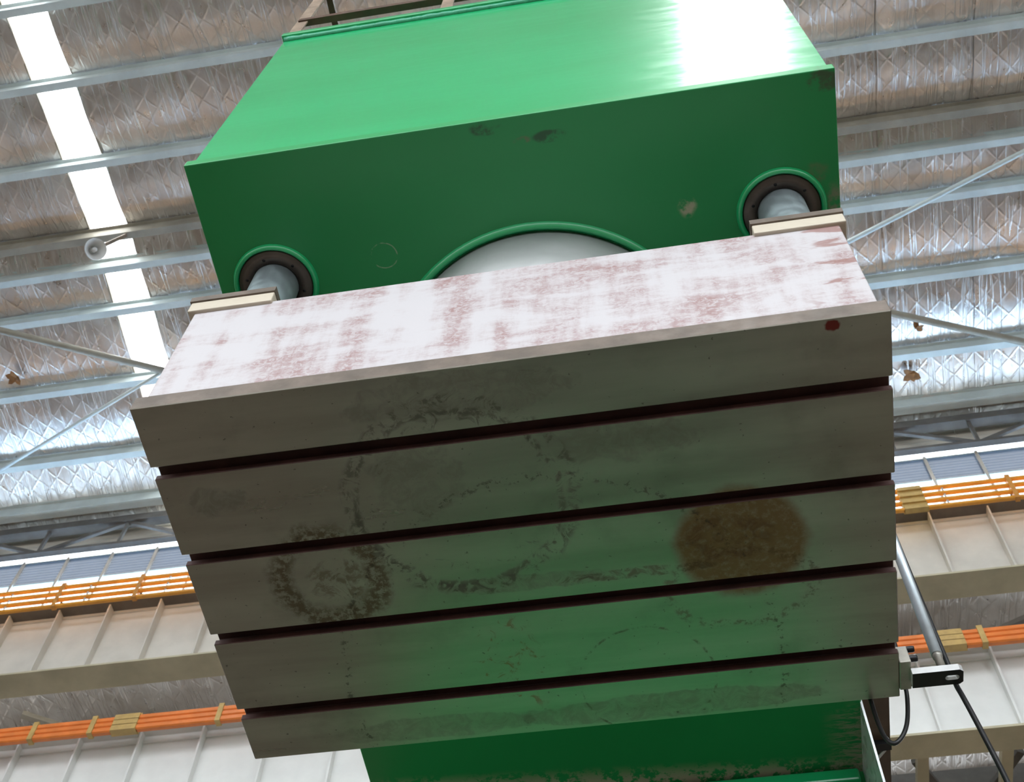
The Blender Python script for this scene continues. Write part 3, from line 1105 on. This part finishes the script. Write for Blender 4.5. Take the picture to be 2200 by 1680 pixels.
# arm: flat bar with rounded end and slot, extruded upwards
bm = bmesh.new()
outer = [(1.134, 1.300), (1.283, 1.300), (1.294, 1.309), (1.294, 1.352), (1.283, 1.361), (1.134, 1.361)]
hole = []
for k in range(9):
    a = math.pi / 2 + math.pi * k / 8
    hole.append((1.2465 + .0095 * math.cos(a), 1.331 + .0095 * math.sin(a)))
for k in range(9):
    a = -math.pi / 2 + math.pi * k / 8
    hole.append((1.272 + .0095 * math.cos(a), 1.331 + .0095 * math.sin(a)))
z0, z1 = -.035, -.008
vb = {}
for z in (z0, z1):
    vo = [bm.verts.new((x, yv, z)) for x, yv in outer]
    vh = [bm.verts.new((x, yv, z)) for x, yv in hole]
    eo = [bm.edges.new((vo[i], vo[(i + 1) % len(vo)])) for i in range(len(vo))]
    eh = [bm.edges.new((vh[i], vh[(i + 1) % len(vh)])) for i in range(len(vh))]
    bmesh.ops.triangle_fill(bm, edges=eo + eh, use_beauty=True)
    vb[z] = (vo, vh)
for f in bm.faces:
    f.material_index = 0
for s in (0, 1):
    A, B = vb[z0][s], vb[z1][s]
    for i in range(len(A)):
        j = (i + 1) % len(A)
        bm.faces.new((A[i], A[j], B[j], B[i])).material_index = 1
bmesh.ops.recalc_face_normals(bm, faces=bm.faces)
obj('slotted_arm', bm, [M_arm, M_armside], br, press=True)

# sensor rod hanging beside the platen, its foot on the arm
sr = thing('sensor_rod', 'long shiny steel rod standing on the black slotted arm', 'rod', (1.238, 1.33, Z0 - .008))
bm = bmesh.new()
tube(bm, [(1.238, 1.33, .075), (1.238, 1.33, 1.9)], .0185, 20)
obj('rod_tube', bm, M_rod, sr, press=True)
bm = bmesh.new()
lathe(bm, [(0, -.0078), (.013, -.0078), (.0135, .06), (.0165, .062), (.0165, .078), (0, .078)], (1.238, 1.33, 0), (0, 0, 1), 20)
obj('ferrule', bm, M_block, sr, press=True)
bm = bmesh.new()
tube(bm, smooth_path([(1.262, 1.385, 1.9), (1.262, 1.385, 1.2), (1.266, 1.38, .6), (1.272, 1.376, .2), (1.274, 1.374, .03), (1.274, 1.373, -.03), (1.277, 1.366, -.08), (1.282, 1.355, -.17),
                      (1.288, 1.34, -.30), (1.296, 1.32, -.50), (1.30, 1.30, -.8), (1.32, 1.3, -1.5), (1.34, 1.3, -2.6), (1.35, 1.35, -4.68)]), .0085, 10)
tag(obj('signal_cable', bm, M_cable, None, press=True), 'long black cable hanging down just behind the black slotted arm', 'cable')
bm = bmesh.new()
f_ = 1.02
L = [(1.128, .62), (1.135, .40), (1.136, .21), (1.122, .10), (1.114, .03), (1.093, -.076), (1.064, -.145), (1.030, -.178), (1.008, -.150), (1.0, -.085), (.998, -.01), (.999, .12), (1.0, .3)]
pts = []
for i, (x, z) in enumerate(L):
    yv = 1.41 if i < 3 else 1.45
    yv = {3: 1.42, 4: 1.435}.get(i, yv)
    pts.append((CX + (x - CX) * (1 if i < 4 else f_), yv, z))
tube(bm, smooth_path(pts), .0075, 10)
tag(obj('cable_loop', bm, M_cable, None, press=True), 'thin black cable looping below the rear corner of the platen', 'cable')

# brown channel alongside the head, tied to the frame
ch = thing('side_channel', 'brown steel channel running back along the right side of the green head', 'channel', (1.26, 2.5, Z0 + 1.37))
cx0, cx1, cz0 = HX1 + .008, kx(1.262), kz(.985)
obj('channel_bar', box(cx0, cx1, 2.35, 4.6, cz0, cz0 + .08), M_brown, ch, press=True)
obj('cross_bar', box(cx0, cx1, ky(2.62), ky(2.66), cz0 - .03, cz0), M_bolt, ch, press=True)
bm = bmesh.new()
tube(bm, [(cx0 + .01, ky(2.82), cz0 - .015), (cx1 - .03, ky(2.67), cz0 - .015)], .009, 8)
obj('tie_rod', bm, M_armside, ch, press=True)

# ------------------------------------------------------------------ guard rail on top of the head
ZT = HT + .045
GY = HY + .012
gr = thing('guard_rail', 'brown rail with tan angle-iron posts on top of the green head', 'guard rail', (0, GY, Z0 + ZT))


def angle_post(x, y, z0, z1, a=.06, t=.007):
    bm = bmesh.new()
    prism(bm, [(x, y), (x + a, y), (x + a, y + t), (x + t, y + t), (x + t, y + a), (x, y + a)], z0, z1, 'z')
    return bm


for px in (kx(-1.0), kx(-0.30), kx(0.40), kx(1.02)):
    obj('post', angle_post(px, GY, ZT, ZT + 1.1), M_angle, gr, press=True)
for zz in (ZT + .31, ZT + 1.06):
    obj('rail', box(kx(-.99), kx(1.06), GY - .008, GY + .026, zz, zz + .045), M_brown, gr, press=True)
for px in (kx(-.98), kx(1.02)):
    obj('side_rail', box(px, px + .035, GY + .026, 2.66, ZT + 1.06, ZT + 1.105), M_brown, gr, press=True)
for px in (kx(-1.0), kx(1.02)):
    for py in (1.2, 2.6):
        obj('post', angle_post(px, py, ZT, ZT + 1.1), M_angle, gr, press=True)
